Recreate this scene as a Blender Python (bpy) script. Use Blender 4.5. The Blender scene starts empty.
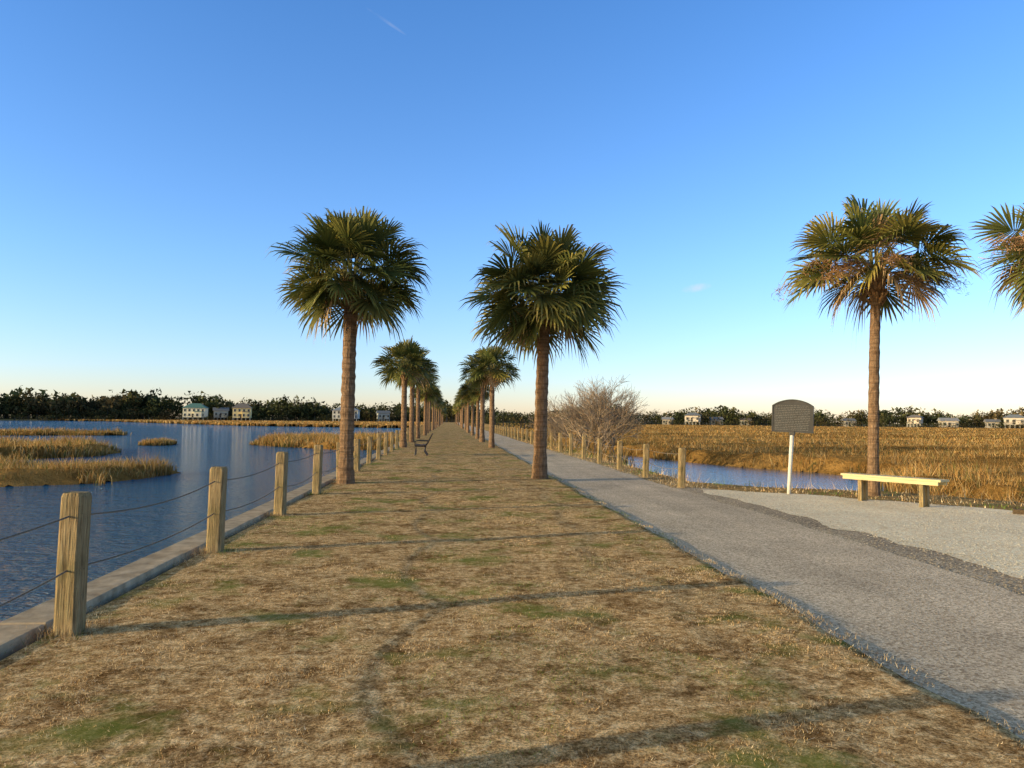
import bpy, math, random
import numpy as np
from mathutils import Vector, Matrix
random.seed(7); rng=np.random.default_rng(7)
S=bpy.context.scene
S.view_settings.view_transform='Standard'; S.view_settings.look='None'; S.view_settings.exposure=0
SUN_EL=math.radians(9.5); SUN_AZ=math.radians(15)   # light travels toward (cos,sin)

# ------------------------------------------------------------------ helpers
_tab=np.random.default_rng(3).random((256,256))
def vn(x,y):
    x=np.asarray(x,float);y=np.asarray(y,float)
    xi=np.floor(x).astype(int);yi=np.floor(y).astype(int)
    fx=x-xi;fy=y-yi;fx=fx*fx*(3-2*fx);fy=fy*fy*(3-2*fy)
    a=_tab[xi%256,yi%256];b=_tab[(xi+1)%256,yi%256];c=_tab[xi%256,(yi+1)%256];d=_tab[(xi+1)%256,(yi+1)%256]
    return (a*(1-fx)+b*fx)*(1-fy)+(c*(1-fx)+d*fx)*fy
def fbm(x,y,o=4):
    s=0;a=.5;t=0
    for i in range(o):
        c,q=math.cos(.6+i*.9),math.sin(.6+i*.9)
        s=s+a*vn((x*c-y*q)*2**i+i*17.3,(x*q+y*c)*2**i+i*9.1);t+=a;a*=.5
    return s/t
def link(o): S.collection.objects.link(o); return o
def set_col(me,C):
    a=me.color_attributes.new('Col','FLOAT_COLOR','POINT')
    C=np.asarray(C,np.float32)
    if C.shape[1]==3: C=np.hstack([C,np.ones((len(C),1),np.float32)])
    a.data.foreach_set('color',C.ravel())
def tri_mesh(name,V,F,mat,C=None,smooth=False):
    me=bpy.data.meshes.new(name)
    V=np.asarray(V,np.float32);F=np.asarray(F,np.int32)
    me.vertices.add(len(V));me.vertices.foreach_set('co',V.ravel())
    me.loops.add(F.size);me.loops.foreach_set('vertex_index',F.ravel())
    me.polygons.add(len(F));k=F.shape[1]
    me.polygons.foreach_set('loop_start',np.arange(0,F.size,k,dtype=np.int32))
    me.polygons.foreach_set('loop_total',np.full(len(F),k,dtype=np.int32))
    if smooth: me.polygons.foreach_set('use_smooth',np.ones(len(F),bool))
    me.update(calc_edges=True);me.validate()
    me.materials.append(mat)
    if C is not None: set_col(me,C)
    return link(bpy.data.objects.new(name,me))
class MB:
    def __init__(s): s.v=[];s.f=[];s.m=[];s.c=[];s.cc=(1,1,1)
    def vert(s,p,c=None): s.v.append(tuple(p));s.c.append(tuple(c or s.cc));return len(s.v)-1
    def face(s,idx,m=0): s.f.append(tuple(idx));s.m.append(m)
    def box(s,c,size,m=0,rz=0,M=None,taper=1.0):
        hx,hy,hz=[a/2 for a in size];R=Matrix.Rotation(rz,3,'Z') if M is None else M
        i=[]
        for z in(-1,1):
            k=taper if z>0 else 1
            for x,y in((-1,-1),(1,-1),(1,1),(-1,1)):
                i.append(s.vert(Vector(c)+R@Vector((x*hx*k,y*hy*k,z*hz))))
        for q in((0,3,2,1),(4,5,6,7),(0,1,5,4),(1,2,6,5),(2,3,7,6),(3,0,4,7)): s.face([i[j] for j in q],m)
    def tube(s,pts,rad,n=6,m=0,cols=None,cap=True):
        rings=[]
        for k,p in enumerate(pts):
            p=Vector(p)
            a=Vector(pts[min(k+1,len(pts)-1)])-Vector(pts[max(k-1,0)])
            if a.length<1e-9:a=Vector((0,0,1))
            a.normalize();u=a.cross(Vector((0,0,1)) if abs(a.z)<.9 else Vector((1,0,0))).normalized();w=a.cross(u)
            r=rad[k] if hasattr(rad,'__len__') else rad
            rings.append([s.vert(p+(u*math.cos(t)+w*math.sin(t))*r,cols[k] if cols else None) for t in [2*math.pi*j/n for j in range(n)]])
        for k in range(len(rings)-1):
            for j in range(n): s.face((rings[k][j],rings[k][(j+1)%n],rings[k+1][(j+1)%n],rings[k+1][j]),m)
        if cap: s.face(rings[-1],m);s.face(rings[0][::-1],m)
    def ell(s,c,r,m=0,nu=10,nv=7,M=None):
        M=M or Matrix.Identity(3);g=[]
        for i in range(nv+1):
            th=math.pi*i/nv
            g.append([s.vert(Vector(c)+M@Vector((r[0]*math.sin(th)*math.cos(2*math.pi*j/nu),r[1]*math.sin(th)*math.sin(2*math.pi*j/nu),r[2]*math.cos(th)))) for j in range(nu)])
        for i in range(nv):
            for j in range(nu): s.face((g[i][j],g[i+1][j],g[i+1][(j+1)%nu],g[i][(j+1)%nu]),m)
    def mesh(s,name,mats,smooth=False):
        me=bpy.data.meshes.new(name);me.from_pydata(s.v,[],s.f)
        for x in mats: me.materials.append(x)
        me.polygons.foreach_set('material_index',s.m)
        if smooth: me.polygons.foreach_set('use_smooth',[True]*len(s.f))
        set_col(me,s.c);me.update();return me
    def obj(s,name,mats,parent=None,bevel=0,smooth=False,loc=None):
        o=link(bpy.data.objects.new(name,s.mesh(name,mats,smooth)))
        if bevel:
            b=o.modifiers.new('b','BEVEL');b.width=bevel;b.segments=2;b.limit_method='ANGLE'
        if parent:o.parent=parent
        if loc:o.location=loc
        return o
def empty(name,loc=(0,0,0),rz=0):
    o=bpy.data.objects.new(name,None);o.location=loc;o.rotation_euler=(0,0,rz);o.empty_display_size=.2;return link(o)
# ---- materials
def nmat(name,rough=.85,spec=.2):
    m=bpy.data.materials.new(name);m.use_nodes=True;nt=m.node_tree
    b=nt.nodes['Principled BSDF'];b.inputs['Roughness'].default_value=rough;b.inputs['Specular IOR Level'].default_value=spec
    return m,nt,b
def nd(nt,t,**k):
    n=nt.nodes.new(t)
    for a,v in k.items():
        if a in n.inputs: n.inputs[a].default_value=v
        else: setattr(n,a,v)
    return n
def coords(nt,scale=(1,1,1)):
    tc=nd(nt,'ShaderNodeTexCoord');mp=nd(nt,'ShaderNodeMapping');mp.inputs['Scale'].default_value=scale
    nt.links.new(tc.outputs['Object'],mp.inputs[0]);return mp.outputs[0]
def noise(nt,co,scale,detail=6,rough=.6):
    n=nd(nt,'ShaderNodeTexNoise',Scale=scale,Detail=detail,Roughness=rough);nt.links.new(co,n.inputs['Vector']);return n.outputs['Fac']
def ramp(nt,fac,stops):
    r=nd(nt,'ShaderNodeValToRGB');e=r.color_ramp.elements
    while len(e)<len(stops): e.new(.5)
    for x,(p,c) in zip(e,stops): x.position=p;x.color=(*c,1) if len(c)==3 else c
    nt.links.new(fac,r.inputs[0]);return r.outputs[0]
def mix(nt,a,b,f,mode='MIX'):
    n=nd(nt,'ShaderNodeMix',data_type='RGBA',blend_type=mode)
    for i,v in((0,f),(6,a),(7,b)):
        if isinstance(v,(int,float)): n.inputs[i].default_value=v
        elif isinstance(v,tuple): n.inputs[i].default_value=(*v,1)
        else: nt.links.new(v,n.inputs[i])
    return n.outputs[2]
def bump(nt,b,h,strength=.5,dist=.02):
    n=nd(nt,'ShaderNodeBump',Strength=strength,Distance=dist);nt.links.new(h,n.inputs['Height']);nt.links.new(n.outputs[0],b.inputs['Normal'])
def gray(v): return (v,v,v)

def simple(name,c1,c2,scale=8,rough=.8,spec=.2,stretch=(1,1,1),bs=.3,bd=.01):
    m,nt,b=nmat(name,rough,spec);co=coords(nt,stretch);f=noise(nt,co,scale)
    nt.links.new(ramp(nt,f,[(.3,c1),(.7,c2)]),b.inputs['Base Color']);bump(nt,b,f,bs,bd);return m
def colmat(name,transl=.25,rough=.7,spec=.15):
    m,nt,b=nmat(name,rough,spec)
    a=nd(nt,'ShaderNodeAttribute',attribute_name='Col');nt.links.new(a.outputs['Color'],b.inputs['Base Color'])
    if transl:
        t=nd(nt,'ShaderNodeBsdfTranslucent');nt.links.new(a.outputs['Color'],t.inputs['Color'])
        x=nd(nt,'ShaderNodeMixShader');x.inputs[0].default_value=transl
        nt.links.new(b.outputs[0],x.inputs[1]);nt.links.new(t.outputs[0],x.inputs[2])
        nt.links.new(x.outputs[0],nt.nodes['Material Output'].inputs[0])
    return m
M_leaf=colmat('palm_leaf',.2,.5,.25)
M_blade=colmat('grass_blade',.3,.8,.05)
M_fol=colmat('distant_foliage',.1,.9,.05)
M_twig=colmat('twig',0,.9,.1)
def mk_trunk():
    m,nt,b=nmat('palm_trunk',.95,.05)
    co=coords(nt,(3,3,1));f=noise(nt,co,6,8,.7)
    co2=coords(nt,(.6,.6,9));g=noise(nt,co2,2.2,4,.6)
    c=ramp(nt,f,[(.25,(.10,.065,.04)),(.55,(.27,.18,.11)),(.8,(.42,.31,.2))])
    c=mix(nt,c,ramp(nt,g,[(.35,(.5,.47,.45)),(.6,(1,1,1))]),.8,'MULTIPLY')
    a=nd(nt,'ShaderNodeAttribute',attribute_name='Col')
    c=mix(nt,c,a.outputs['Color'],1.0,'MULTIPLY')
    nt.links.new(c,b.inputs['Base Color'])
    ad=nd(nt,'ShaderNodeMath',operation='ADD');nt.links.new(f,ad.inputs[0]);nt.links.new(g,ad.inputs[1])
    bump(nt,b,ad.outputs[0],.9,.04);return m
M_trunk=mk_trunk()
def mk_wood():
    m,nt,b=nmat('weathered_timber',.85,.15)
    co=coords(nt,(14,14,.9));f=noise(nt,co,5,8,.65)
    co2=coords(nt);g=noise(nt,co2,3,4,.6);k=noise(nt,coords(nt,(9,9,9)),6,3,.5)
    c=ramp(nt,f,[(.28,(.09,.065,.035)),(.48,(.34,.25,.13)),(.75,(.56,.45,.25))])
    c=mix(nt,c,ramp(nt,g,[(.35,(.6,.62,.5)),(.65,(1.05,1,.95))]),.8,'MULTIPLY')
    c=mix(nt,c,(.06,.04,.025),ramp(nt,k,[(.66,gray(0)),(.76,gray(.8))]))
    nt.links.new(c,b.inputs['Base Color']);bump(nt,b,f,1,.03);return m
M_wood=mk_wood()
def mk_lawn():
    m,nt,b=nmat('dry_lawn',.95,.0);co=coords(nt)
    n1=noise(nt,co,.9,6,.65);n2=noise(nt,co,11,9,.8);n3=noise(nt,co,60,5,.85);n4=noise(nt,coords(nt,(1,1,1)),2.2,8,.78)
    a=ramp(nt,n2,[(.35,(.20,.10,.04)),(.48,(.62,.38,.16)),(.62,(1.0,.72,.38))])
    a=mix(nt,a,ramp(nt,n3,[(.42,gray(.28)),(.56,gray(1.2))]),.85,'MULTIPLY')
    a=mix(nt,a,ramp(nt,n4,[(.40,(.36,.30,.25)),(.52,gray(1.05))]),.85,'MULTIPLY')
    a=mix(nt,a,(.14,.18,.035),ramp(nt,n1,[(.53,gray(0)),(.64,gray(.75))]))
    nt.links.new(a,b.inputs['Base Color'])
    ad=nd(nt,'ShaderNodeMath',operation='ADD');nt.links.new(n2,ad.inputs[0]);nt.links.new(n3,ad.inputs[1])
    bump(nt,b,ad.outputs[0],.6,.03);return m
M_lawn=mk_lawn()
def mk_path(name,lo,mid,hi,scale=1,var=1.0,bs=.5):
    m,nt,b=nmat(name,.9,.05);co=coords(nt)
    v=nd(nt,'ShaderNodeTexVoronoi',Scale=55*scale);nt.links.new(co,v.inputs['Vector'])
    sep=nd(nt,'ShaderNodeSeparateColor');nt.links.new(v.outputs['Color'],sep.inputs[0])
    c=ramp(nt,sep.outputs[0],[(0,lo),(.5,mid),(1,hi)])
    n1=noise(nt,co,.7,6,.6);n2=noise(nt,co,130,3,.7);n3=noise(nt,coords(nt,(1.5,.15,1)),1.2,5,.6)
    c=mix(nt,c,ramp(nt,n2,[(.35,gray(.6)),(.65,gray(1.15))]),.7*var,'MULTIPLY')
    c=mix(nt,c,ramp(nt,n1,[(.35,gray(.82)),(.65,gray(1.08))]),var,'MULTIPLY')
    c=mix(nt,c,ramp(nt,n3,[(.35,gray(.85)),(.6,gray(1.05))]),var,'MULTIPLY')
    nt.links.new(c,b.inputs['Base Color'])
    ad=nd(nt,'ShaderNodeMath',operation='ADD');nt.links.new(v.outputs['Distance'],ad.inputs[0]);nt.links.new(n2,ad.inputs[1])
    bump(nt,b,ad.outputs[0],bs,.01);return m
M_path=mk_path('worn_asphalt',(.36,.265,.17),(.66,.51,.35),(.90,.73,.52),1,.9,.4)
M_apron=mk_path('old_asphalt',(.22,.165,.11),(.46,.355,.24),(.70,.55,.38),.8)
M_sand=mk_path('crushed_shell',(.78,.58,.34),(1,.80,.53),(1,.90,.66),.6,.7,.45)
M_conc=simple('concrete',(.26,.19,.115),(.54,.42,.28),5,.9,.1,bs=.5,bd=.02)
M_dirt=simple('verge_soil',(.20,.12,.045),(.5,.33,.14),6,.95,.0,bs=.6,bd=.05)
M_mud=simple('mud',(.05,.04,.025),(.12,.09,.05),2,.6,.3)
M_rope=simple('rope',(.12,.10,.08),(.26,.22,.17),60,.9,.05)
M_iron=simple('dark_metal',(.02,.02,.02),(.05,.045,.04),20,.5,.4,bs=.1)
M_far=simple('far_ground',(.10,.10,.04),(.25,.17,.07),.02,.95,.05)
def mk_canopy():
    m,nt,b=nmat('marsh_canopy',.95,.0)
    co=coords(nt,(.35,1,1));n1=noise(nt,co,.07,5,.6);n2=noise(nt,coords(nt),1.7,6,.7);n3=noise(nt,coords(nt,(.25,1,1)),.35,5,.7)
    a=ramp(nt,n1,[(.3,(.30,.15,.04)),(.5,(.50,.27,.075)),(.7,(.62,.38,.14))])
    a=mix(nt,a,ramp(nt,n2,[(.3,gray(.45)),(.7,gray(1.15))]),.9,'MULTIPLY')
    a=mix(nt,a,ramp(nt,n3,[(.35,gray(.55)),(.6,gray(1.05))]),.9,'MULTIPLY')
    nt.links.new(a,b.inputs['Base Color']);bump(nt,b,n2,1,.5);return m
M_canopy=mk_canopy()
def mk_water(name,base,d1,d2,rough,s=1):
    m,nt,b=nmat(name,rough,.5);b.inputs['IOR'].default_value=1.33
    b.inputs['Base Color'].default_value=(*base,1)
    n1=noise(nt,coords(nt,(1,1.6,1)),1.1,4,.6);n2=noise(nt,coords(nt,(1,1.5,1)),4.5,5,.65)
    b1=nd(nt,'ShaderNodeBump',Strength=s,Distance=d1);nt.links.new(n1,b1.inputs['Height'])
    b2=nd(nt,'ShaderNodeBump',Strength=s,Distance=d2);nt.links.new(n2,b2.inputs['Height']);nt.links.new(b1.outputs[0],b2.inputs['Normal'])
    nt.links.new(b2.outputs[0],b.inputs['Normal']);return m
M_wL=mk_water('lagoon_water',(.03,.15,.29),.5,.24,.05)
M_wR=mk_water('creek_water',(.06,.12,.18),.05,.02,.05)

# ------------------------------------------------------------------ world, sun, camera
w=bpy.data.worlds.new('World');S.world=w;w.use_nodes=True;nt=w.node_tree
bg=nt.nodes['Background'];sky=nd(nt,'ShaderNodeTexSky');sky.sky_type='NISHITA';sky.sun_disc=False
sky.sun_elevation=SUN_EL;sky.sun_rotation=math.radians(270-15);sky.altitude=0;sky.air_density=1.0;sky.dust_density=.3;sky.ozone_density=1.5
bg.inputs[1].default_value=.122
def pixdir(u,v):
    t=(u-512)/750;s=-(v-420-(u-512)*.0087)/750
    return Vector((.9966*t+.0825,.9966-.0825*t,s)).normalized()
tc=nd(nt,'ShaderNodeTexCoord')
sx=nd(nt,'ShaderNodeSeparateXYZ');nt.links.new(tc.outputs['Generated'],sx.inputs[0])
def streak(center,ang,L,Wd,nsc,amt,prev):
    c=center;r=c.cross(Vector((0,0,1))).normalized();u=r.cross(c)
    a=r*math.cos(ang)+u*math.sin(ang);p=-r*math.sin(ang)+u*math.cos(ang)
    def dot(vec,div):
        n=nd(nt,'ShaderNodeVectorMath',operation='DOT_PRODUCT');nt.links.new(tc.outputs['Generated'],n.inputs[0]);n.inputs[1].default_value=vec/div
        q=nd(nt,'ShaderNodeMath',operation='POWER');q.inputs[1].default_value=2
        ab=nd(nt,'ShaderNodeMath',operation='ABSOLUTE');nt.links.new(n.outputs['Value'],ab.inputs[0]);nt.links.new(ab.outputs[0],q.inputs[0]);return q.outputs[0]
    s=nd(nt,'ShaderNodeMath',operation='ADD');nt.links.new(dot(a,L),s.inputs[0]);nt.links.new(dot(p,Wd),s.inputs[1])
    m=nd(nt,'ShaderNodeMapRange');m.inputs[1].default_value=1;m.inputs[2].default_value=0;m.inputs[3].default_value=0;m.inputs[4].default_value=amt
    nt.links.new(s.outputs[0],m.inputs[0])
    f=nd(nt,'ShaderNodeTexNoise',Scale=nsc,Detail=6);nt.links.new(tc.outputs['Generated'],f.inputs['Vector'])
    fr=nd(nt,'ShaderNodeMapRange');fr.inputs[1].default_value=.35;fr.inputs[2].default_value=.7;nt.links.new(f.outputs['Fac'],fr.inputs[0])
    x=nd(nt,'ShaderNodeMath',operation='MULTIPLY');nt.links.new(m.outputs[0],x.inputs[0]);nt.links.new(fr.outputs[0],x.inputs[1])
    h=nd(nt,'ShaderNodeVectorMath',operation='DOT_PRODUCT');nt.links.new(tc.outputs['Generated'],h.inputs[0]);h.inputs[1].default_value=c
    g=nd(nt,'ShaderNodeMath',operation='GREATER_THAN');g.inputs[1].default_value=0;nt.links.new(h.outputs['Value'],g.inputs[0])
    y=nd(nt,'ShaderNodeMath',operation='MULTIPLY');nt.links.new(x.outputs[0],y.inputs[0]);nt.links.new(g.outputs[0],y.inputs[1])
    return mix(nt,prev,(6.5,6.5,6.7),y.outputs[0])
# grade the physical sky: saturated blue in view, pale at the horizon, warm around the sun
grade=ramp(nt,sx.outputs[2],[(0,(.49,.49,.74)),(.06,(.44,.52,.80)),(.2,(.38,.54,.83)),(.5,(.28,.50,.82)),(.75,(.38,.36,.31))])  # zenith above the frame dulled to take blue out of the ground light
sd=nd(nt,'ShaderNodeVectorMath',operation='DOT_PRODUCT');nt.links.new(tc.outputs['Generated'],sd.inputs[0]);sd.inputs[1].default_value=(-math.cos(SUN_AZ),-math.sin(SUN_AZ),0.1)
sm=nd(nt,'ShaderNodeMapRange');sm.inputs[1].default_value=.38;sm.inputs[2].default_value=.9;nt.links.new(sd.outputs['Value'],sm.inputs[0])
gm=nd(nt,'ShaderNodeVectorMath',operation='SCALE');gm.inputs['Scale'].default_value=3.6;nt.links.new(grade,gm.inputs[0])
gmx=mix(nt,gm.outputs[0],(4.6,3.3,1.9),sm.outputs[0])  # sun-side glow out of view, boosted to warm the ground light
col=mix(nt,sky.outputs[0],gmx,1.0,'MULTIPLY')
col=streak(pixdir(697,287),math.radians(8),.02,.006,60,.7,col)
col=streak(pixdir(380,12),math.radians(-28),.028,.0022,25,.25,col)
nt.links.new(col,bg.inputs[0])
sun=bpy.data.lights.new('sun','SUN');sun.energy=5.0;sun.angle=math.radians(.5);sun.color=(1,.84,.56)
so=link(bpy.data.objects.new('sun',sun))
so.rotation_euler=Vector((math.cos(SUN_AZ)*math.cos(SUN_EL),math.sin(SUN_AZ)*math.cos(SUN_EL),-math.sin(SUN_EL))).to_track_quat('-Z','Y').to_euler()
cam=bpy.data.cameras.new('camera');co_=link(bpy.data.objects.new('camera',cam));S.camera=co_
cam.sensor_width=36;cam.lens=36*750/1024;cam.clip_end=8000;cam.clip_start=.05
R=Matrix.Rotation(math.radians(-4.73),4,'Z')@Matrix.Rotation(math.radians(92.75),4,'X')@Matrix.Rotation(math.radians(.5),4,'Z')
co_.matrix_world=Matrix.Translation((0,0,1.6))@R

# ------------------------------------------------------------------ ground sheets
def sheet(name,x0,x1,y0,y1,z,mat):
    return tri_mesh(name,[(x0,y0,z),(x1,y0,z),(x1,y1,z),(x0,y1,z)],[(0,1,2,3)],mat)
sheet('ground',-4000,4000,-1500,6000,-1.7,M_mud)
sheet('lagoon_water',-3500,-3.2,-400,5000,-.9,M_wL)
sheet('creek_water',5,3500,-400,5000,-.9,M_wR)
V=[];F=[];th=np.radians(np.linspace(-75,85,81))
for i,a in enumerate(th):
    r0=470 if a<0 else 400
    for r,z in((r0,-.92),(r0+3,-.3),(r0+60,.2),(4500,.5)): V.append((r*math.sin(a),r*math.cos(a),z))
for i in range(80):
    for j in range(3): a=i*4+j;F.append((a,a+1,a+5,a+4))
tri_mesh('far_shore_land',V,F,M_far)
L=[(-3.1,-20),(20,-20),(20,0),(16,10),(12.6,14.6),(10.9,17.6),(8,18.9),(6.7,20.5),(6.6,460),(-3.1,460)]
n=len(L);off=[]
for i in range(n):
    p=Vector(L[i]);a=(p-Vector(L[i-1])).normalized();b=(Vector(L[(i+1)%n])-p).normalized()
    m=(Vector((a.y,-a.x))+Vector((b.y,-b.x)));m=m/max(.5,m.length_squared/2)
    k=1.3 if p.x>0 else 0
    off.append(p+m*k)
mb=MB();top=[mb.vert((x,y,-.07)) for x,y in L];bot=[mb.vert((p.x if p.x>0 else -3.1,p.y,-1.65)) for p in off]
mb.face(top)
for i in range(n): mb.face((top[i],bot[i],bot[(i+1)%n],top[(i+1)%n]))
mb.obj('causeway_ground',[M_dirt])
mb=MB();mb.box((-3.15,220,-.85),(.22,480,1.6))
y=-18
while y<460:
    ln=3.0 if y<60 else 30
    mb.box((-3.19+random.uniform(-.006,.006),y+ln/2,-.02+random.uniform(-.004,.004)),(.36,ln-.015,.12));y+=ln
mb.obj('seawall',[M_conc],bevel=.012)
def lawn_z(x,y):
    return ((fbm(x*.8,y*.8)-.5)*.035+(fbm(x*4,y*4,3)-.5)*.012)*np.clip(1-(y-30)/60,.2,1)
ys=np.concatenate([np.arange(-6,16,.1),np.arange(16,60,.5),np.arange(60,461,8)])
xs=np.linspace(-3.0,3.05,62)
X,Y=np.meshgrid(xs,ys);Xf=X.copy()
edge=(fbm(Y*1.3,Y*0+3.3,5)-.5)*.28
Xf[:,-8:]+= (edge[:,-8:])*np.linspace(.1,1,8)
Z=lawn_z(X,Y)
Z[:,-1]=-.09;Z[:,-2]=np.minimum(Z[:,-2],-.006);Z[:,0]=-.05
nx=len(xs);idx=np.arange(len(ys)*nx).reshape(len(ys),nx)
F=np.stack([idx[:-1,:-1],idx[:-1,1:],idx[1:,1:],idx[1:,:-1]],-1).reshape(-1,4)
tri_mesh('lawn',np.stack([Xf,Y,Z],-1).reshape(-1,3),F,M_lawn,smooth=True)
def strip(name,xa,xb,y0,y1,z,mat,ja,jb,step=.15):
    ys=np.concatenate([np.arange(y0,min(y1,40),step),np.arange(40,y1+1,5)]) if y1>40 else np.arange(y0,y1,step)
    a=xa+(fbm(ys*1.1,ys*0+1,5)-.5)*ja;b=xb+(fbm(ys*1.1,ys*0+7,6)-.5)*jb
    V=np.zeros((len(ys),2,3));V[:,0,0]=a;V[:,1,0]=b;V[:,:,1]=ys[:,None];V[:,:,2]=z
    i=np.arange(len(ys)*2).reshape(-1,2)
    tri_mesh(name,V.reshape(-1,3),np.stack([i[:-1,0],i[:-1,1],i[1:,1],i[1:,0]],-1),mat)
strip('path',2.7,5.62,-20,460,-.054,M_path,0,.3)
strip('path_apron',5.3,6.5,-20,18.6,-.062,M_apron,0,.5)
SP=[(6.15,-20),(17.5,-20),(17.5,0),(14,9.5),(11.2,13),(9.6,15.3),(8.0,16.9),(7.0,17.6),(6.15,18.0)]
mb=MB();P=[]
for i in range(len(SP)):
    a=Vector(SP[i]);b=Vector(SP[(i+1)%len(SP)]);k=max(1,int((b-a).length/.15))
    for j in range(k):
        p=a.lerp(b,j/k);d=(fbm(np.array(p.x*1.3),np.array(p.y*1.3),5)-.5)*.7
        P.append(mb.vert((p.x+float(d),p.y+float(d)*.3,-.057)))
mb.face(P);mb.obj('shell_gravel_ground',[M_sand])

# ------------------------------------------------------------------ grass blades
def pip(x,y,poly):
    ins=np.zeros(x.shape,bool);n=len(poly)
    for i in range(n):
        x1,y1=poly[i];x2,y2=poly[(i+1)%n]
        c=((y1>y)!=(y2>y))
        with np.errstate(divide='ignore',invalid='ignore'):
            c&=(x<(x2-x1)*(y-y1)/((y2-y1) if y2!=y1 else 1e-9)+x1)
        ins^=c
    return ins
def pdist(x,y,poly):
    d=np.full(x.shape,1e9);n=len(poly)
    for i in range(n):
        x1,y1=poly[i];x2,y2=poly[(i+1)%n];dx,dy=x2-x1,y2-y1
        t=np.clip(((x-x1)*dx+(y-y1)*dy)/(dx*dx+dy*dy),0,1)
        d=np.minimum(d,np.hypot(x-x1-t*dx,y-y1-t*dy))
    return d
def tri_blades(P,h,wd,lean,C,name,mat):
    n=len(P);az=rng.uniform(0,2*np.pi,n);fz=rng.uniform(0,2*np.pi,n)
    side=np.stack([np.cos(fz),np.sin(fz),np.zeros(n)],-1)*(wd/2)[:,None]
    tip=P+np.stack([np.cos(az)*np.sin(lean)*h,np.sin(az)*np.sin(lean)*h,np.cos(lean)*h],-1)
    V=np.stack([P-side,P+side,tip],1).reshape(-1,3);F=np.arange(3*n).reshape(-1,3)
    return tri_mesh(name,V,F,mat,np.repeat(C,3,0))
def grass_cols(x,y,n):
    pal=np.array([(.90,.64,.32),(.76,.49,.21),(.50,.29,.12),(.25,.14,.06),(1.0,.83,.54),(.16,.23,.04)])
    g=fbm(x*.9+5,y*.9,4)+.15*np.exp(-((x-.25)/.5)**2)+.12*np.exp(-((x-2.6)/.4)**2)+.09*np.exp(-((x+2.6)/.3)**2);g2=fbm(x*2.2,y*2.2+9,4)
    k=rng.choice(5,n,p=[.32,.27,.18,.11,.12])
    C=pal[k]*rng.uniform(.8,1.1,(n,1))
    green=rng.random(n)<np.clip((g-.545)*7,0,.85);C[green]=pal[5]*rng.uniform(.7,1.3,(green.sum(),1))
    return C*np.clip(2.2*g2-.1,.35,1.15)[:,None]
PP=[];HH=[];WW=[]
for y0,y1,dens,ws in((0.8,5,7500,.9),(5,9,4500,1.2),(9,15,2000,1.7),(15,28,600,2.6),(28,60,100,5)):
    n=int((y1-y0)*6.05*dens);x=rng.uniform(-3.02,3.09,n);y=rng.uniform(y0,y1,n)
    cl=fbm(x*7,y*7,3);cl2=fbm(x*1.8+3,y*1.8,5);keep=rng.random(n)<np.clip(.3+(cl-.4)*4,.06,1)*np.clip(.3+(cl2-.42)*5,.10,1);x=x[keep];y=y[keep];n=len(x)
    PP.append(np.stack([x,y,lawn_z(x,y)-.004],-1))
    HH.append(rng.uniform(.008,.030,n)*(1+.03*ws));WW.append(rng.uniform(.0022,.005,n)*ws)
P=np.concatenate(PP);h=np.concatenate(HH);wd=np.concatenate(WW)
ex=np.abs(P[:,0]-3.05)<.08;P[ex,2]-=.02;h[ex]*=1.8
n=len(P);lean=np.radians(rng.uniform(15,88,n))
tri_blades(P,h,wd,lean,grass_cols(P[:,0],P[:,1],n),'lawn_grass',M_blade)
land=L
n=60000;x=rng.uniform(5.6,17,n);y=rng.uniform(6,60,n)
ok=pip(x,y,land)&~pip(x,y,SP)&((y>18.2)|(pdist(x,y,SP)>.05))&~((x<6.6)&(y<18.3))
x=x[ok];y=y[ok];n=len(x)
d=pdist(x,y,land);h=rng.uniform(.03,.10,n)+np.clip(.5-d,0,.5)*rng.uniform(0,.9,n)
P=np.stack([x,y,np.full(n,-.075)],-1)
tri_blades(P,h,rng.uniform(.008,.02,n),np.radians(rng.uniform(5,60,n)),grass_cols(x,y,n),'verge_grass',M_blade)
n=9000;py=5.87+3.45*rng.integers(-1,14,n);r=np.abs(rng.normal(0,.16,n));a=rng.uniform(0,6.28,n)
x=-2.8+r*np.cos(a);y=py+r*np.sin(a);P=np.stack([x,y,lawn_z(x,y)-.01],-1)
tri_blades(P,rng.uniform(.03,.09,n),np.full(n,.005),np.radians(rng.uniform(5,50,n)),grass_cols(x,y,n)*.8,'weeds',M_blade)

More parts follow.
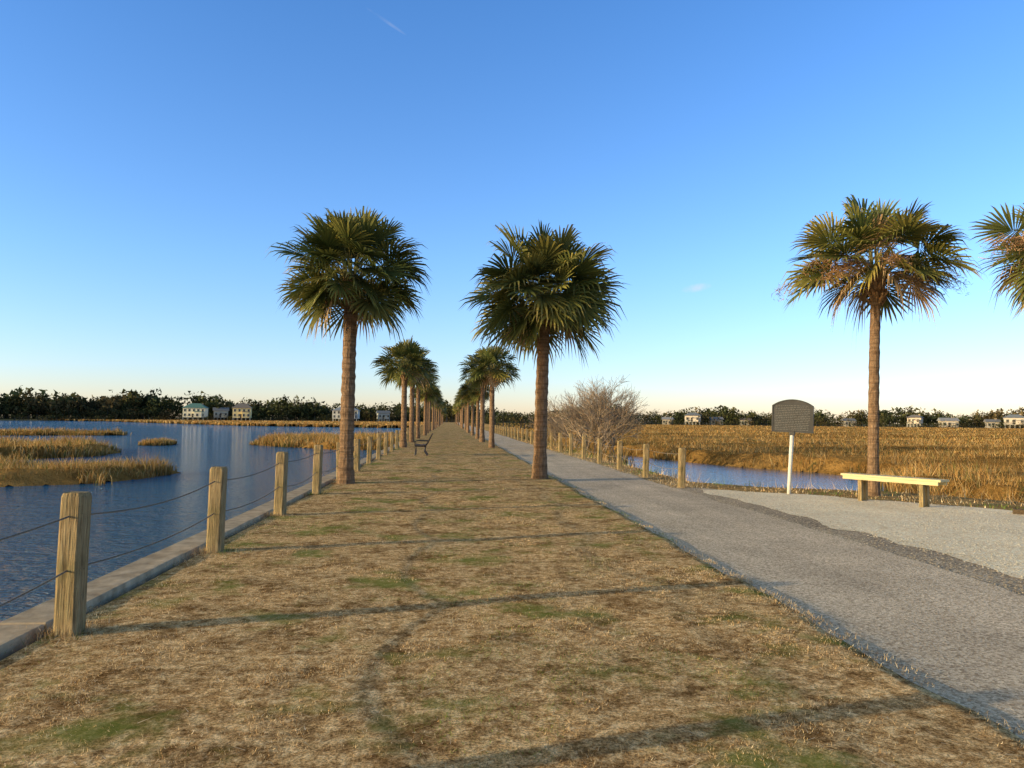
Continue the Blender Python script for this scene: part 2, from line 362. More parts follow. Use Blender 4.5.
# marsh
def marsh_cols(x,y,n,gr):
    a=fbm(x*.05,y*.12,4);C=np.array([(.56,.31,.09)])*np.ones((n,1))
    k=rng.random(n);C[k<.25]=(.70,.47,.20);C[k>.66]=(.36,.19,.055);C[k>.93-gr]=(.20,.20,.055)
    return C*np.clip(.45+1.1*a,.6,1.2)[:,None]*rng.uniform(.8,1.15,(n,1))
def bent_blades(name,x,y,z0,h,wd,C):
    n=len(x);az=rng.uniform(0,2*np.pi,n);fz=rng.uniform(0,2*np.pi,n);lean=np.radians(rng.uniform(2,22,n))
    side=np.stack([np.cos(fz),np.sin(fz),0*fz],-1)*(wd/2)[:,None]
    P=np.stack([x,y,z0],-1);d=np.stack([np.cos(az),np.sin(az),0*az],-1)
    up=np.array([0,0,1.0])
    mid=P+d*(np.sin(lean)*h*.45)[:,None]+up*(np.cos(lean)*h*.6)[:,None]
    tip=P+d*(np.sin(lean*1.7)*h)[:,None]+up*(np.cos(lean*1.7)*h)[:,None]
    V=np.stack([P-side,P+side,mid-side*.85,mid+side*.85,tip],1).reshape(-1,3)
    b=(np.arange(n)*5)[:,None]
    F=np.concatenate([b+np.array([[0,1,3]]),b+np.array([[0,3,2]]),b+np.array([[2,3,4]])])
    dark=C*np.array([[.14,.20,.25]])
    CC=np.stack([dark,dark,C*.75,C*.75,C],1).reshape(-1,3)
    return tri_mesh(name,V,F,M_blade,CC)
def canopy(name,X,Y,poly,top):
    d=pdist(X,Y,poly);ins=pip(X,Y,poly);d=np.where(ins,d,-d)
    Z=-1.0+np.clip((d+.1)/1.0,0,1)*(top+1.0+(fbm(X*.9,Y*.9,3)-.5)*.35+(fbm(X*.12,Y*.12,3)-.5)*.25)
    i=np.arange(X.size).reshape(X.shape);F=np.stack([i[:-1,:-1],i[:-1,1:],i[1:,1:],i[1:,:-1]],-1).reshape(-1,4)
    good=(d.ravel()[F]>-.4).all(1);F=F[good]
    used=np.unique(F);re=np.zeros(X.size,int);re[used]=np.arange(len(used))
    V=np.stack([X,Y,Z],-1).reshape(-1,3)[used]
    return tri_mesh(name,V,re[F],M_canopy,smooth=True)
def island(poly,n,h,wd,top=-.45,cell=.5):
    px=np.array(poly);x0,y0=px.min(0);x1,y1=px.max(0)
    if cell:
        X,Y=np.meshgrid(np.arange(x0-1,x1+1,cell),np.arange(y0-1,y1+1,cell));c=canopy('marsh_island',X,Y,poly,top)
    x=rng.uniform(x0-.5,x1+.5,n*3);y=rng.uniform(y0-.5,y1+.5,n*3)
    wob=(fbm(x*.5,y*.5,5)-.5)*3.2;d=pdist(x,y,poly);d=np.where(pip(x,y,poly),d,-d)+wob
    k=d>-.1;x=x[k][:n];y=y[k][:n];d=d[k][:n];m=len(x)
    hh=h*rng.uniform(.6,1.1,m)*np.clip(.55+.5*d,.5,1)*(.7+.6*vn(x*.5,y*.5))
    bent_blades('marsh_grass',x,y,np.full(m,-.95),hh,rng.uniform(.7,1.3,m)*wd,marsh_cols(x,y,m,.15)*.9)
island([(-38,28),(-24,27),(-16,27.6),(-13.2,29),(-12.4,31),(-11.9,35.2),(-13.5,35.8),(-18,34),(-25,34.5),(-38,36)],26000,.95,.028)
island([(-60,43),(-25,44),(-22.3,49),(-22.6,54),(-28,61),(-60,64)],20000,1.15,.05,top=-.3)
island([(-115,96),(-60,98),(-42,103),(-46,110),(-115,116)],9000,1.0,.10,top=-.4,cell=1)
island([(-4.5,61),(-9,61),(-18.4,71),(-18,84),(-10,90),(-4.5,92)],12000,1.05,.06)
island([(-27.5,67),(-25,68),(-24.3,71),(-26.5,72)],1200,.9,.05,cell=0)
pl=[(-6,205),(-14,207),(-60,230),(-110,300),(-180,405),(-275,440),(-270,480),(-6,480)]
a=np.radians(np.linspace(-36,1,70));r=np.geomspace(200,490,70);A,Rr=np.meshgrid(a,r)
canopy('marsh',Rr*np.sin(A),Rr*np.cos(A),pl,-.15)
n=26000;a=np.radians(rng.uniform(-36,0,n));r=np.exp(rng.uniform(np.log(200),np.log(480),n));x=r*np.sin(a);y=r*np.cos(a);k=pip(x,y,pl);x=x[k];y=y[k];r=r[k];m=len(x)
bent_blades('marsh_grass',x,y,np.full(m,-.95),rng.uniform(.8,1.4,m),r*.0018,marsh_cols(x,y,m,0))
PG=[(14.2,18),(15.5,25.5),(19,31),(18.5,36),(15.5,42),(12.5,56),(10.5,75),(9.5,100),(9,440),(700,440),(700,-60),(22.5,-60),(22.5,0),(18,11),(14.8,15.6)]
a=np.radians(np.linspace(-2,100,330));r=np.geomspace(14,470,300);A,Rr=np.meshgrid(a,r)
canopy('marsh',Rr*np.sin(A),Rr*np.cos(A),PG,-.22)
n=190000;a=np.radians(rng.uniform(0,52,n));r=np.exp(rng.uniform(np.log(15),np.log(402),n));x=r*np.sin(a);y=r*np.cos(a)
d=pdist(x,y,PG);d=np.where(pip(x,y,PG),d,-d)+(fbm(x*.5,y*.5,4)-.5)*2.5*np.clip(r/30,.3,1)
k=d>0;x=x[k];y=y[k];r=r[k];d=d[k];m=len(x)
hh=rng.uniform(.75,1.15,m)*np.clip(.6+.4*d,.6,1)*(.8+.35*vn(x*.5,y*.5))
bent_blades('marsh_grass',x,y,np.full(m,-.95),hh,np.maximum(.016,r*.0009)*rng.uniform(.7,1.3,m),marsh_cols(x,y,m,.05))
n=9000;y=20+160*rng.random(n)**1.6;x=rng.uniform(6.9,8.6,n)+(vn(y*.3,y*0)-.4)*1.5;k=(vn(y*.25,y*0+5)>.42)&(x>6.7)&(y>36);x=x[k];y=y[k];m=len(x)
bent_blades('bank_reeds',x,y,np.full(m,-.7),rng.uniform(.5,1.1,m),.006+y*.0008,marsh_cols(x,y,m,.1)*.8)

# ------------------------------------------------------------------ fences
def fence(name,x,ys,pw,ph):
    root=empty(name,(x,ys[0],0));R_=random.Random(int(x*10))
    tops=[]
    for i,y in enumerate(ys):
        mb=MB();hh=ph*R_.uniform(.95,1.05);s=pw*R_.uniform(.93,1.07)
        prof=[(0-.25,1),(.02,1),(hh*.5,.99),(hh-.03,.98),(hh,.86)]
        rings=[]
        for z,k in prof:
            rg=[]
            for qx,qy in((-1,-.72),(-.72,-1),(.0,-1.0),(.72,-1),(1,-.72),(1,.0),(1,.72),(.72,1),(0,1),(-.72,1),(-1,.72),(-1,0)):
                rg.append(mb.vert((qx*s/2*k+R_.uniform(-.004,.004),qy*s/2*k+R_.uniform(-.004,.004),z+(R_.uniform(-.006,.006) if z>.9*hh else 0))))
            rings.append(rg)
        for a in range(len(rings)-1):
            for j in range(12): mb.face((rings[a][j],rings[a][(j+1)%12],rings[a+1][(j+1)%12],rings[a+1][j]))
        mb.face(rings[-1])
        o=mb.obj('post_%d'%(i+1),[M_wood],parent=root);dz=0 if x<0 else -.07
        o.location=(0,y-ys[0],dz);o.rotation_euler=(R_.uniform(-.025,.025),R_.uniform(-.025,.025),R_.uniform(-.1,.1))
        tops.append((0,y-ys[0],hh+dz))
    mb=MB()
    for (a,b) in zip(tops[:-1],tops[1:]):
        for fz,sg in((.84,.07),(.46,.08)):
            sg*=R_.uniform(.6,1.4);pts=[]
            for k in range(13):
                t=k/12;pts.append((0,a[1]+(b[1]-a[1])*t,(a[2]+(b[2]-a[2])*t)*fz-sg*4*t*(1-t)))
            mb.tube(pts,.007,5)
    mb.obj('rope',[M_rope],parent=root)
fence('rope_fence',-2.78,[-.8,2.78]+[5.87+3.45*k for k in range(0,36)],.168,1.0)
fence('rope_fence',5.82,[18.5+3.45*k for k in range(0,34)],.17,1.0)

# ------------------------------------------------------------------ palms
def palm_mesh(seed,H,Rc,nleaf=46,base_r=.2,old=0.0,frill=0,nseg=30,lean=(0,0),cap=1.72):
    R_=random.Random(seed);mb=MB();top=Vector((lean[0],lean[1],H))
    N=46;rings=[]
    for k in range(N+1):
        t=k/N;z=t*H-.2*(1-t);r=base_r*(1.18-.30*min(1,t*6)) if t<.17 else base_r*(.88-.10*t)
        if t>.93: r*=1.25
        r*=1+.05*math.sin(k*2.4+seed)+R_.uniform(-.02,.02)
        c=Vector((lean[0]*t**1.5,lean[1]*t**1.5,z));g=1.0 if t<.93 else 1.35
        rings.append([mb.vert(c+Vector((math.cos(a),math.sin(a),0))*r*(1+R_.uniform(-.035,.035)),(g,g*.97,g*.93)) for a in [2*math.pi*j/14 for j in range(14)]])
    for k in range(N):
        for j in range(14): mb.face((rings[k][j],rings[k][(j+1)%14],rings[k+1][(j+1)%14],rings[k+1][j]),0)
    for i in range(34):
        a=i*2.4;z=H-.75+.02*i;rr=base_r*.78
        d=Vector((math.cos(a),math.sin(a),0));p=Vector((lean[0],lean[1],z))+d*rr*.9
        q=p+d*R_.uniform(.06,.16)+Vector((0,0,R_.uniform(.1,.22)))
        mb.cc=(1.6,1.45,1.2);mb.tube([p,q],[.05,.028],5,0)
    C=top+Vector((0,0,.1));mb.cc=(1,1,1)
    for i in range(nleaf):
        u=(i+.5)/nleaf
        sz=1-u*cap;el=math.asin(max(-.999,min(.999,sz)))+math.radians(R_.uniform(-9,9))
        az=i*2.39996+R_.uniform(-.25,.25)
        dead=(u>.84 and R_.random()<.3+old) or (R_.random()<old*.2)
        hor=Vector((math.cos(az),math.sin(az),0));zz=Vector((0,0,1))
        d=hor*math.cos(el)+zz*math.sin(el)
        inner=R_.random()<.25
        Lp=Rc*R_.uniform(.42,.62)*(.72 if inner else 1)*(.92 if u<.1 else 1);Lf=Rc*R_.uniform(.38,.50)
        if el<-.5: Lp*=.85
        if dead: Lp*=.8;Lf*=.85
        d0=(d+zz*.25).normalized()
        hub=C+d0*Lp*.5+d*Lp*.5-zz*.03
        base=C-zz*(.15+.25*u)+hor*.06
        m=(hub-(C+d0*Lp*.4)).normalized();m=(m-zz*(.08+.35*R_.random())*(1 if sz<.6 else .3)).normalized()
        s=m.cross(zz); s=s.normalized() if s.length>.05 else Vector((-hor.y,hor.x,0))
        s=(Matrix.Rotation(R_.uniform(-.8,.8),3,m)@s).normalized()
        nrm=s.cross(m).normalized()
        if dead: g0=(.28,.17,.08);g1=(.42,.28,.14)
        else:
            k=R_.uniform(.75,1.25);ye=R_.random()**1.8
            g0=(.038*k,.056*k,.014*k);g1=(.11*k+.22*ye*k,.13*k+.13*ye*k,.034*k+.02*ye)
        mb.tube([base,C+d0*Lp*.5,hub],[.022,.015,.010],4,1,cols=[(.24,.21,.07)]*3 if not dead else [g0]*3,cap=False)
        spread=math.radians(R_.uniform(108,135));fold=R_.uniform(.1,.45);dr=R_.uniform(.04,.24)*(3 if dead else 1)
        costa=Lf*.22
        for j in range(nseg):
            ph=-spread+2*spread*(j+.5)/nseg+R_.uniform(-.03,.03)
            dirv=(m*math.cos(ph)+s*math.sin(ph)+nrm*fold*abs(math.sin(ph))).normalized()
            Ls=Lf*(.80+.20*math.cos(ph))*R_.uniform(.86,1.08)
            h0=hub+m*costa*max(0,math.cos(ph))
            wv=nrm.cross(dirv).normalized()
            wv=(wv+nrm*(.3 if j%2 else -.3)).normalized()
            w1=Ls*.5*(2*spread/nseg)*.55
            p1=h0+dirv*Ls*.5-zz*Ls*dr*.10
            p2=h0+dirv*Ls*.8-zz*Ls*dr*.42
            p3=h0+dirv*Ls*1.0-zz*Ls*dr*R_.uniform(.8,2.0)
            cm=tuple((a+b)/2 for a,b in zip(g0,g1));tp=g1 if R_.random()<.7 else (.42,.31,.12)
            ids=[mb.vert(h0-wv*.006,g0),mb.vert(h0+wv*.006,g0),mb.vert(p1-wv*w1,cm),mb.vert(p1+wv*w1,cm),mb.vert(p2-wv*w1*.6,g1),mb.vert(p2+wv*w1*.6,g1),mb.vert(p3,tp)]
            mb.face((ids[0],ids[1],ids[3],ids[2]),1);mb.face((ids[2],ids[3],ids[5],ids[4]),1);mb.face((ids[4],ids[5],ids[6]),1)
    perch=[Vector(p) for p in mb.v]
    for i in range(frill):
        az=[math.pi*1.0,math.pi*1.12,-.1,.35,math.pi*.85,-.4,math.pi*1.05,.1,math.pi*.92,1.5,4.5,.2][i%12]+R_.uniform(-.1,.1);hor=Vector((math.cos(az),math.sin(az),0))
        Ln=Rc*R_.uniform(.75,1.15);up_=R_.uniform(.5,1.0);pts=[C+hor*Ln*t+Vector((0,0,up_*t-.85*t*t)) *Rc*.6 for t in (0,.25,.5,.75,1)]
        mb.tube(pts,[.014,.012,.009,.006,.003],4,1,cols=[(.5,.31,.17)]*5,cap=False)
        for k in range(110):
            t=R_.uniform(.35,1);j=min(3,int(t*4));p=pts[j].lerp(pts[j+1],t*4-j)
            q=p+Vector((R_.uniform(-1,1),R_.uniform(-1,1),R_.uniform(-1.1,.35)))*.26
            cc=R_.choice([(.50,.30,.16),(.42,.25,.12),(.34,.2,.1)]);wv=Vector((R_.uniform(-1,1),R_.uniform(-1,1),R_.uniform(-1,1))).normalized()*.007
            for e in range(3):
                q2=q+Vector((R_.uniform(-1,1),R_.uniform(-1,1),R_.uniform(-1,.5)))*.12
                mb.face((mb.vert(p-wv,cc),mb.vert(p+wv,cc),mb.vert(q,cc)),1)
                mb.face((mb.vert(q-wv,cc),mb.vert(q+wv,cc),mb.vert(q2,cc)),1)
    me=mb.mesh('palm_tree',[M_trunk,M_leaf])
    return (me,perch) if frill>5 else me
def palm(me,x,y,rz=0,s=1,z=0):
    o=link(bpy.data.objects.new('palm_tree',me));o.location=(x,y,z);o.rotation_euler=(0,0,rz);o.scale=(s,s,s);return o
palm(palm_mesh(11,5.05,1.95,84,.205,lean=(.05,0),cap=1.76),-2.55,19.0)
palm(palm_mesh(22,4.95,2.25,88,.21,lean=(.12,0),cap=1.82),2.49,20.6)
me3,perch=palm_mesh(37,5.2,2.0,54,.14,old=.5,frill=12,lean=(.18,.05),cap=1.66)
palm(me3,9.76,16.65,z=-.07)
palm(palm_mesh(44,4.8,1.8,54,.15,old=.3,frill=2),11.75,13.1,z=-.1)
var=[palm_mesh(100+i,4.5+.25*i,1.75,56,.19,nseg=18) for i in range(3)]
for i,y in enumerate((44,53,63,74,86,99,113,128,145,165,190,220,255,300)):
    palm(var[i%3],-2.5+random.uniform(-.15,.15),y+random.uniform(-1,1),random.uniform(0,6),random.uniform(.9,1.05))
for i,y in enumerate((44,55,64,77,90,102,118,133,150,172,200,235,270,320)):
    palm(var[(i+1)%3],2.4+random.uniform(-.15,.15),y+random.uniform(-1,1),random.uniform(0,6),random.uniform(.88,1.02))

# ------------------------------------------------------------------ bare shrub
def shrub(name,x,y,z,H,n0,seed,cols,lv0=4):
    R_=random.Random(seed);mb=MB()
    def br(p,d,ln,r,lv):
        c=R_.choice(cols);q=p+d*ln;mid=(p+q)/2+Vector((R_.uniform(-1,1),R_.uniform(-1,1),R_.uniform(-.3,.6)))*ln*.08
        mb.tube([p,mid,q],[r,r*.85,r*.65],3,0,cols=[c]*3,cap=False)
        if lv==0:return
        for k in range(R_.choice((3,3,4))):
            nd_=(d+Vector((R_.uniform(-1,1),R_.uniform(-1,1),R_.uniform(-.55,.75)))*.75).normalized()
            t=R_.uniform(.45,1);br(p.lerp(q,t),nd_,ln*R_.uniform(.55,.8),max(r*.62,.008),lv-1)
    for i in range(n0):
        a=R_.uniform(0,6.28);d=Vector((math.cos(a)*R_.uniform(.1,.8),math.sin(a)*R_.uniform(.1,.8),1)).normalized()
        br(Vector((R_.uniform(-1.0,1.0),R_.uniform(-1,1),0)),d,H*R_.uniform(.26,.40),.04,lv0)
    o=mb.obj(name,[M_twig]);o.location=(x,y,z);return o
tw=[(.30,.23,.16),(.23,.17,.11),(.36,.28,.20),(.27,.21,.14)]
shrub('bare_shrub',8.0,41,-.6,5.5,24,5,tw)
shrub('bare_shrub',8.4,47,-.6,4.8,14,6,tw)
shrub('bare_shrub',7.9,58,-.6,3.6,9,8,tw)

# ------------------------------------------------------------------ distant trees
def treeline(name,items,seed,tri=1.3,per=230):
    g=np.random.default_rng(seed);VV=[];CC=[]
    for (x,y,z,h,wd,col) in items:
        k=per;nb=9;bc=g.normal(0,1,(nb,3))*np.array([wd*.26,wd*.26,h*.17])+np.array([0,0,h*.52]);br=g.uniform(.16,.27,nb)*wd
        bc[:,2]=np.minimum(bc[:,2],h-br*.6)
        j=g.integers(0,nb,k);v=g.normal(0,1,(k,3));v/=np.linalg.norm(v,axis=1)[:,None]
        P=bc[j]+v*br[j][:,None]*g.uniform(.6,1.05,(k,1))*np.array([1,1,.8])
        P[:,2]=np.where(P[:,2]<h*.08,g.uniform(0,h*.4,k),P[:,2])
        T=P[:,None,:]+g.normal(0,1,(k,3,3))*tri*.45*(h/12)
        VV.append((T+np.array([x,y,z])).reshape(-1,3))
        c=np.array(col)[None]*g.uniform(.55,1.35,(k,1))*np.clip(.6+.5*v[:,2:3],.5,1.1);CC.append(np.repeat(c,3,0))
        for dx in(-.15,.15):
            tx=x+dx*wd;VV.append(np.array([(tx-.25,y,z-.5),(tx+.25,y,z-.5),(tx,y,z+h*.7)]));CC.append(np.full((3,3),.06))
    V=np.concatenate(VV);C=np.concatenate(CC)
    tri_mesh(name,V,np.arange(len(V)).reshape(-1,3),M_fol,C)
gc=[(.07,.08,.03),(.09,.09,.034),(.05,.062,.03),(.13,.10,.045),(.105,.10,.04)]
it=[]
for i in range(380):
    a=math.radians(random.uniform(-47,1));r=random.uniform(488,560);hm=.78+.45*float(vn(np.array(math.degrees(a)*.7),np.array(2.2)))
    h=random.uniform(11,16)*hm
    if a>math.radians(-9): h*=.8
    it.append((r*math.sin(a),r*math.cos(a),-.2,h,random.uniform(13,20),random.choice(gc[:3]+gc[:2]+[gc[3]])))
for i in range(240):
    a=math.radians(random.uniform(-47,0));r=random.uniform(484,502)
    it.append((r*math.sin(a),r*math.cos(a),-.4,random.uniform(4.5,8),random.uniform(9,14),random.choice(gc)))
for i in range(60):
    a=math.radians(random.uniform(-40,-1));r=random.uniform(466,470)
    it.append((r*math.sin(a),r*math.cos(a),-.6,random.uniform(2.0,3.6),random.uniform(6,10),random.choice(gc)))
treeline('distant_trees',it,5,1.5,200)
it=[]
for i in range(600):
    a=math.radians(random.uniform(-1,58));r=random.uniform(412,500);h=random.uniform(5.5,10)*(.65+.7*float(vn(np.array(math.degrees(a)*.5),np.array(8.2))))
    if a<math.radians(14): h*=1.15
    it.append((r*math.sin(a),r*math.cos(a),-.4,h,random.uniform(8,14),random.choice(gc)))
for i in range(150):
    a=math.radians(random.uniform(2,58));r=random.uniform(403,409)
    it.append((r*math.sin(a),r*math.cos(a),-.5,random.uniform(1.6,3.8),random.uniform(5,9),random.choice(gc)))
treeline('distant_trees',it,6,1.5,150)
it=[]
for i in range(40):
    y=random.uniform(150,400);it.append((random.uniform(8,16),y,-.8,random.uniform(2,4.5),random.uniform(3,6),random.choice(gc)))
treeline('distant_shrubs',it,9,1.3,120)

# ------------------------------------------------------------------ houses
M_glass,_nt,_b=nmat('window_glass',.1,.6);_b.inputs['Base Color'].default_value=(.03,.04,.05,1)
M_trim=simple('white_trim',(.36,.34,.29),(.45,.43,.36),3,.6)
def wall(c): return simple('house_wall',tuple(v*.9 for v in c),c,.8,.7,.2,(1,1,8),.1)
def roofm(c): return simple('house_roof',tuple(v*.8 for v in c),c,1.5,.7,.2,(1,1,6),.2)
def house(u_x,u_y,w_,d_,h_,wc,rc,rz=0,stilts=True,gable=False):
    root=empty('stilt_house' if stilts else 'coastal_house',(u_x,u_y,-.2),rz);z0=1.8 if stilts else .2
    mb=MB();mb.box((0,0,z0+h_/2),(w_,d_,h_));mb.box((w_*.22,-d_/2-1.2,z0+h_*.3),(w_*.35,2.4,h_*.6));mb.obj('walls',[wall(wc)],root)
    mb=MB();e=.6;zt=z0+h_+.02;a=[mb.vert(p) for p in((-w_/2-e,-d_/2-e,zt),(w_/2+e,-d_/2-e,zt),(w_/2+e,d_/2+e,zt),(-w_/2-e,d_/2+e,zt))]
    k=w_/2+e if gable else w_*.22
    r=[mb.vert((-k,0,zt+h_*.5)),mb.vert((k,0,zt+h_*.5))]
    for f in((a[0],a[1],r[1],r[0]),(a[1],a[2],r[1]),(a[2],a[3],r[0],r[1]),(a[3],a[0],r[0]),(a[3],a[2],a[1],a[0])): mb.face(f)
    mb.box((w_*.22,-d_/2-1.3,z0+h_*.62),(w_*.4,3.0,.25));mb.obj('roof',[roofm(rc)],root)
    nf=2 if h_>4.5 else 1
    mg=MB();mt=MB();nw=max(3,int(w_/2.2))
    for fl in range(nf):
        zc=z0+h_*((fl+.5)/nf)
        for i in range(nw):
            xx=-w_/2+w_*(i+.5)/nw;yy=-d_/2-.03
            if fl==0 and .05*w_<xx<.4*w_: yy=-d_/2-2.43
            mt.box((xx,yy,zc),(1.25,.06,1.6));mg.box((xx,yy-.04,zc),(1.0,.05,1.35))
        for i in range(3):
            yy=-d_/2+d_*(i+.5)/3;mt.box((-w_/2-.03,yy,zc),(.06,1.25,1.6));mg.box((-w_/2-.07,yy,zc),(.05,1.0,1.35))
    mg.obj('windows',[M_glass],root);mt.obj('window_frames',[M_trim],root)
    mb=MB();mb.box((-w_*.05,-d_/2-.06,z0+1.05),(1.0,.08,2.1));mb.obj('door',[M_iron],root)
    mb=MB();mb.box((0,-d_/2-.9,z0-.12),(w_*.98,1.8,.18))
    for i in range(int(w_/1.5)+1): mb.box((-w_*.48+i*1.5,-d_/2-1.7,z0+.45),(.1,.1,1.0))
    mb.box((0,-d_/2-1.7,z0+1.0),(w_*.98,.1,.1))
    if stilts:
        for i in range(5):
            for yy in(-d_/2+.2,d_/2-.2,-d_/2-1.6): mb.box((-w_*.46+i*w_*.23,yy,z0/2-.2),(.35,.35,z0-.05))
    mb.obj('porch',[M_trim],root)
    mb=MB();mb.box((w_*.3,d_*.1,z0+h_*1.35),(.8,.8,1.6));mb.obj('chimney',[M_conc],root)
house(-147.5,451,12,9,5.4,(.9,.8,.55),(.12,.24,.2),.1)
house(-137,464,8,8,4.0,(.6,.55,.42),(.2,.2,.2),.3,gable=True)
house(-121,451,10,9,5.6,(.9,.72,.34),(.24,.2,.16),.2)
house(-62,458,15,9,4.8,(.62,.6,.5),(.28,.3,.32),0)
house(-41,470,7,8,3.4,(.45,.45,.4),(.16,.17,.18),.2,gable=True)
for (u,dd,w_,h_,wc,rc,g) in((668,414,5,2.6,(.5,.43,.33),(.3,.3,.3),1),(693,411,8,3.2,(.65,.56,.43),(.16,.18,.2),0),(716,418,6,2.8,(.36,.34,.3),(.2,.2,.22),1),(745,413,5,2.6,(.5,.44,.34),(.2,.16,.14),1),(848,415,5,2.6,(.45,.4,.32),(.2,.2,.2),1),(915,413,6,2.8,(.6,.52,.4),(.22,.2,.18),0),(948,414,7,3.0,(.6,.52,.4),(.3,.3,.3),1),(992,416,5,2.6,(.4,.36,.3),(.2,.2,.2),1),(1014,411,8,3.0,(.6,.52,.42),(.22,.24,.25),0)):
    t=(u-512)/750;d=Vector((.9966*t+.0825,.9966-.0825*t)).normalized()*dd
    house(d.x,d.y,w_,6,h_,wc,rc,-math.atan2(d.x,d.y)+random.uniform(-.4,.4),not g,bool(g))

# ------------------------------------------------------------------ timber backless bench
root=empty('timber_bench',(9.15,14.9,-.06),math.atan2(-.89,.46))
M_plank=simple('bench_plank',(.46,.38,.2),(.66,.56,.33),7,.7,.2,(.5,10,10),.3)
mb=MB()
for yy in(-.085,.085): mb.box((0,yy,.545),(2.15,.16,.045))
mb.obj('seat',[M_plank],root,bevel=.006)
mb=MB()
for yy in(-.15,.15): mb.box((0,yy,.487),(2.05,.035,.07))
mb.obj('side_rail',[M_plank],root,bevel=.004)
for i,xx in enumerate((-.66,.66)):
    mb=MB();mb.box((xx,-.08,.16),(.085,.075,.62));mb.box((xx,.08,.16),(.085,.075,.62));mb.box((xx,0,.493),(.09,.26,.055));mb.obj('leg_%d'%(i+1),[M_wood],root,bevel=.005)
root=empty('park_bench',(-1.25,33.8,0),0)
M_slat=simple('bench_slat',(.035,.025,.02),(.09,.06,.04),12,.6,.3,(10,1,10),.2)
mb=MB()
for i in range(5): mb.box((-.22+.1*i,0,.44+.012*abs(i-2)),(.08,1.7,.03))
mb.obj('seat',[M_slat],root,bevel=.005)
mb=MB()
for i in range(5):
    z=.52+.1*i;mb.box((.25+.055*i,0,z),(.03,1.7,.08),M=Matrix.Rotation(.5,3,'Y'))
mb.obj('backrest',[M_slat],root,bevel=.005)
for i,yy in enumerate((-.72,0,.72)):
    mb=MB();mb.tube([(-.25,yy,0),(-.23,yy,.2),(-.25,yy,.42),(.2,yy,.41),(.27,yy,.5),(.5,yy,.97)],.022,6)
    mb.tube([(.3,yy,0),(.16,yy,.2),(.2,yy,.42)],.022,6)
    mb.tube([(-.25,yy,.42),(-.27,yy,.62),(-.1,yy,.66),(.32,yy,.64)],.018,6);mb.obj('leg_%d'%(i+1),[M_iron],root)
# ------------------------------------------------------------------ historical marker
root=empty('historical_marker_sign',(7.9,16.9,-.07),0)
M_pole=simple('painted_pole',(.5,.48,.42),(.7,.68,.6),15,.5,.3,bs=.1)
M_board=simple('marker_plate',(.022,.022,.022),(.045,.045,.045),8,.5,.3,bs=.1)
M_let=simple('marker_lettering',(.08,.08,.075),(.13,.13,.12),20,.5,.3)
mb=MB();mb.tube([(-.04,0,-.2),(-.02,0,.7),(0,0,1.46)],.045,12);mb.obj('post',[M_pole],root,smooth=True)
def outline(sx):
    p=[(-.46,1.44),(.46,1.44),(.46,2.06)]
    for k in range(13):
        t=k/12;xx=.40-.8*t;p.append((xx,2.10+.11*math.sin(math.pi*t)**.8))
    p.append((-.46,2.06));cx,cz=0,1.78
    return [((x-cx)*sx,(z-cz)*sx+cz) for x,z in p]
def plate(sx,y0,y1,mat,nm,hole=None):
    mb=MB();o=outline(sx);a=[mb.vert((x,y0,z)) for x,z in o];b=[mb.vert((x,y1,z)) for x,z in o]
    n=len(o)
    if hole:
        i2=outline(hole);c=[mb.vert((x,y0,z)) for x,z in i2];d=[mb.vert((x,y1,z)) for x,z in i2]
        for i in range(n):
            j=(i+1)%n;mb.face((a[i],a[j],c[j],c[i]));mb.face((b[j],b[i],d[i],d[j]));mb.face((a[j],a[i],b[i],b[j]));mb.face((c[i],c[j],d[j],d[i]))
    else:
        mb.face(a);mb.face(b[::-1])
        for i in range(n): j=(i+1)%n;mb.face((a[j],a[i],b[i],b[j]))
    mb.obj(nm,[mat],root)
plate(.97,-.02,.02,M_board,'plate')
plate(1.0,-.035,.035,M_board,'border',.94)
mb=MB()
for r_ in range(15):
    z=2.06-.04*r_;x=-.38
    while x<.36:
        l=random.uniform(.02,.07);l=min(l,.39-x)
        mb.box((x+l/2,-.022,z),(l,.006,.013));x+=l+.016
mb.obj('lettering',[M_let],root)
mb=MB();mb.box((0,0,1.42),(.12,.09,.1));mb.obj('bracket',[M_iron],root,bevel=.01)
root.rotation_euler=(0,math.radians(2),-math.radians(36))
M_dk=simple('dark_timber',(.05,.035,.02),(.14,.10,.06),9,.9,.1,(1,8,8),.5)
mb=MB();mb.box((11.1,12.75,-.02),(1.6,.13,.11),rz=math.radians(-35));mb.obj('landscape_timber',[M_dk],bevel=.01)

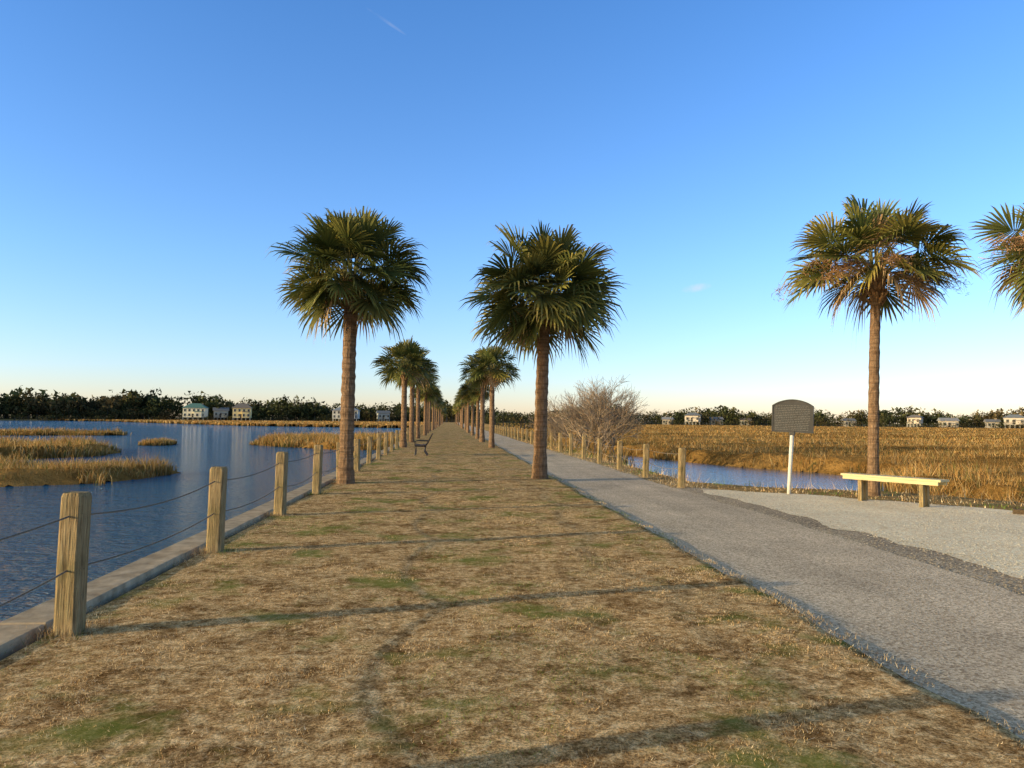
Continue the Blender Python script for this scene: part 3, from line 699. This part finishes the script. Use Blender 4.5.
M_bird=simple('black_feathers',(.01,.01,.012),(.03,.03,.035),30,.5,.3)
def bird(p,rz):
    mb=MB();T=Matrix.Rotation(math.radians(-35),3,'Y')
    mb.ell((0,0,0),(.13,.055,.06),M=T);mb.ell((.11,0,.09),(.042,.035,.038))
    mb.tube([(.14,0,.09),(.20,0,.08)],[.014,.002],5);mb.tube([(-.08,0,-.06),(-.24,0,-.17)],[.035,.02],4)
    for s in(-1,1):
        mb.tube([(.0,s*.02,-.04),(.01,s*.02,-.12)],[.007,.005],4)
        mb.ell((-.03,s*.05,0),(.12,.012,.045),M=T)
    o=mb.obj('bird',[M_bird],smooth=True);o.location=(p.x+9.76,p.y+16.65,p.z-.07+.07);o.rotation_euler=(0,0,rz);o.scale=(.7,)*3
for dv,rz in ((Vector((.86,-.05,.5)),.3),(Vector((.98,-.05,.2)),2.6)):
    bird(max(perch,key=lambda q:(q-Vector((.18,.05,5.2))).dot(dv)),rz)

def pebbles(name,x,y,z,s,cols,mat):
    n=len(x);o=np.array([(1,0,0),(-.5,.87,0),(-.5,-.87,0),(0,0,.6)])
    a=rng.uniform(0,6.28,n);c,s_=np.cos(a),np.sin(a);V=np.zeros((n,4,3))
    sx=s*rng.uniform(.7,1.4,n)
    for k in range(4):
        V[:,k,0]=x+(o[k,0]*c*sx-o[k,1]*s_*s);V[:,k,1]=y+(o[k,0]*s_*sx+o[k,1]*c*s);V[:,k,2]=z+o[k,2]*s
    b=(np.arange(n)*4)[:,None];F=np.concatenate([b+np.array([[0,1,3]]),b+np.array([[1,2,3]]),b+np.array([[2,0,3]])])
    tri_mesh(name,V.reshape(-1,3),F,mat,np.repeat(cols,4,0))
n=30000;x=rng.uniform(6.1,15,n);y=rng.uniform(4,18,n);k=pip(x,y,SP)&(rng.random(n)<np.clip((fbm(x*1.5,y*1.5,4)-.35)*4,.1,1));x=x[k];y=y[k];n=len(x)
pebbles('shell_gravel',x,y,-.057,rng.uniform(.006,.02,n),rng.uniform(.6,1.05,(n,1))*np.array([[.98,.82,.58]]),M_twig)
n=9000;x=5.75+np.abs(rng.normal(0,.4,n))*rng.choice([-.4,1],n);y=rng.uniform(2,40,n)
pebbles('path_gravel',x,y,-.056,rng.uniform(.005,.016,n),rng.uniform(.5,1.3,(n,1))*np.array([[.58,.46,.31]]),M_twig)
n=2500;x=rng.uniform(-2.9,3,n);y=1+14*rng.random(n)**1.2;P=np.stack([x,y,lawn_z(x,y)+.012],-1)
tri_blades(P,rng.uniform(.03,.10,n),rng.uniform(.003,.009,n),np.radians(rng.uniform(80,92,n)),np.array([(.9,.72,.46)])*rng.uniform(.6,1.0,(n,1)),'straw_debris',M_blade)
print('done',len(bpy.data.objects))
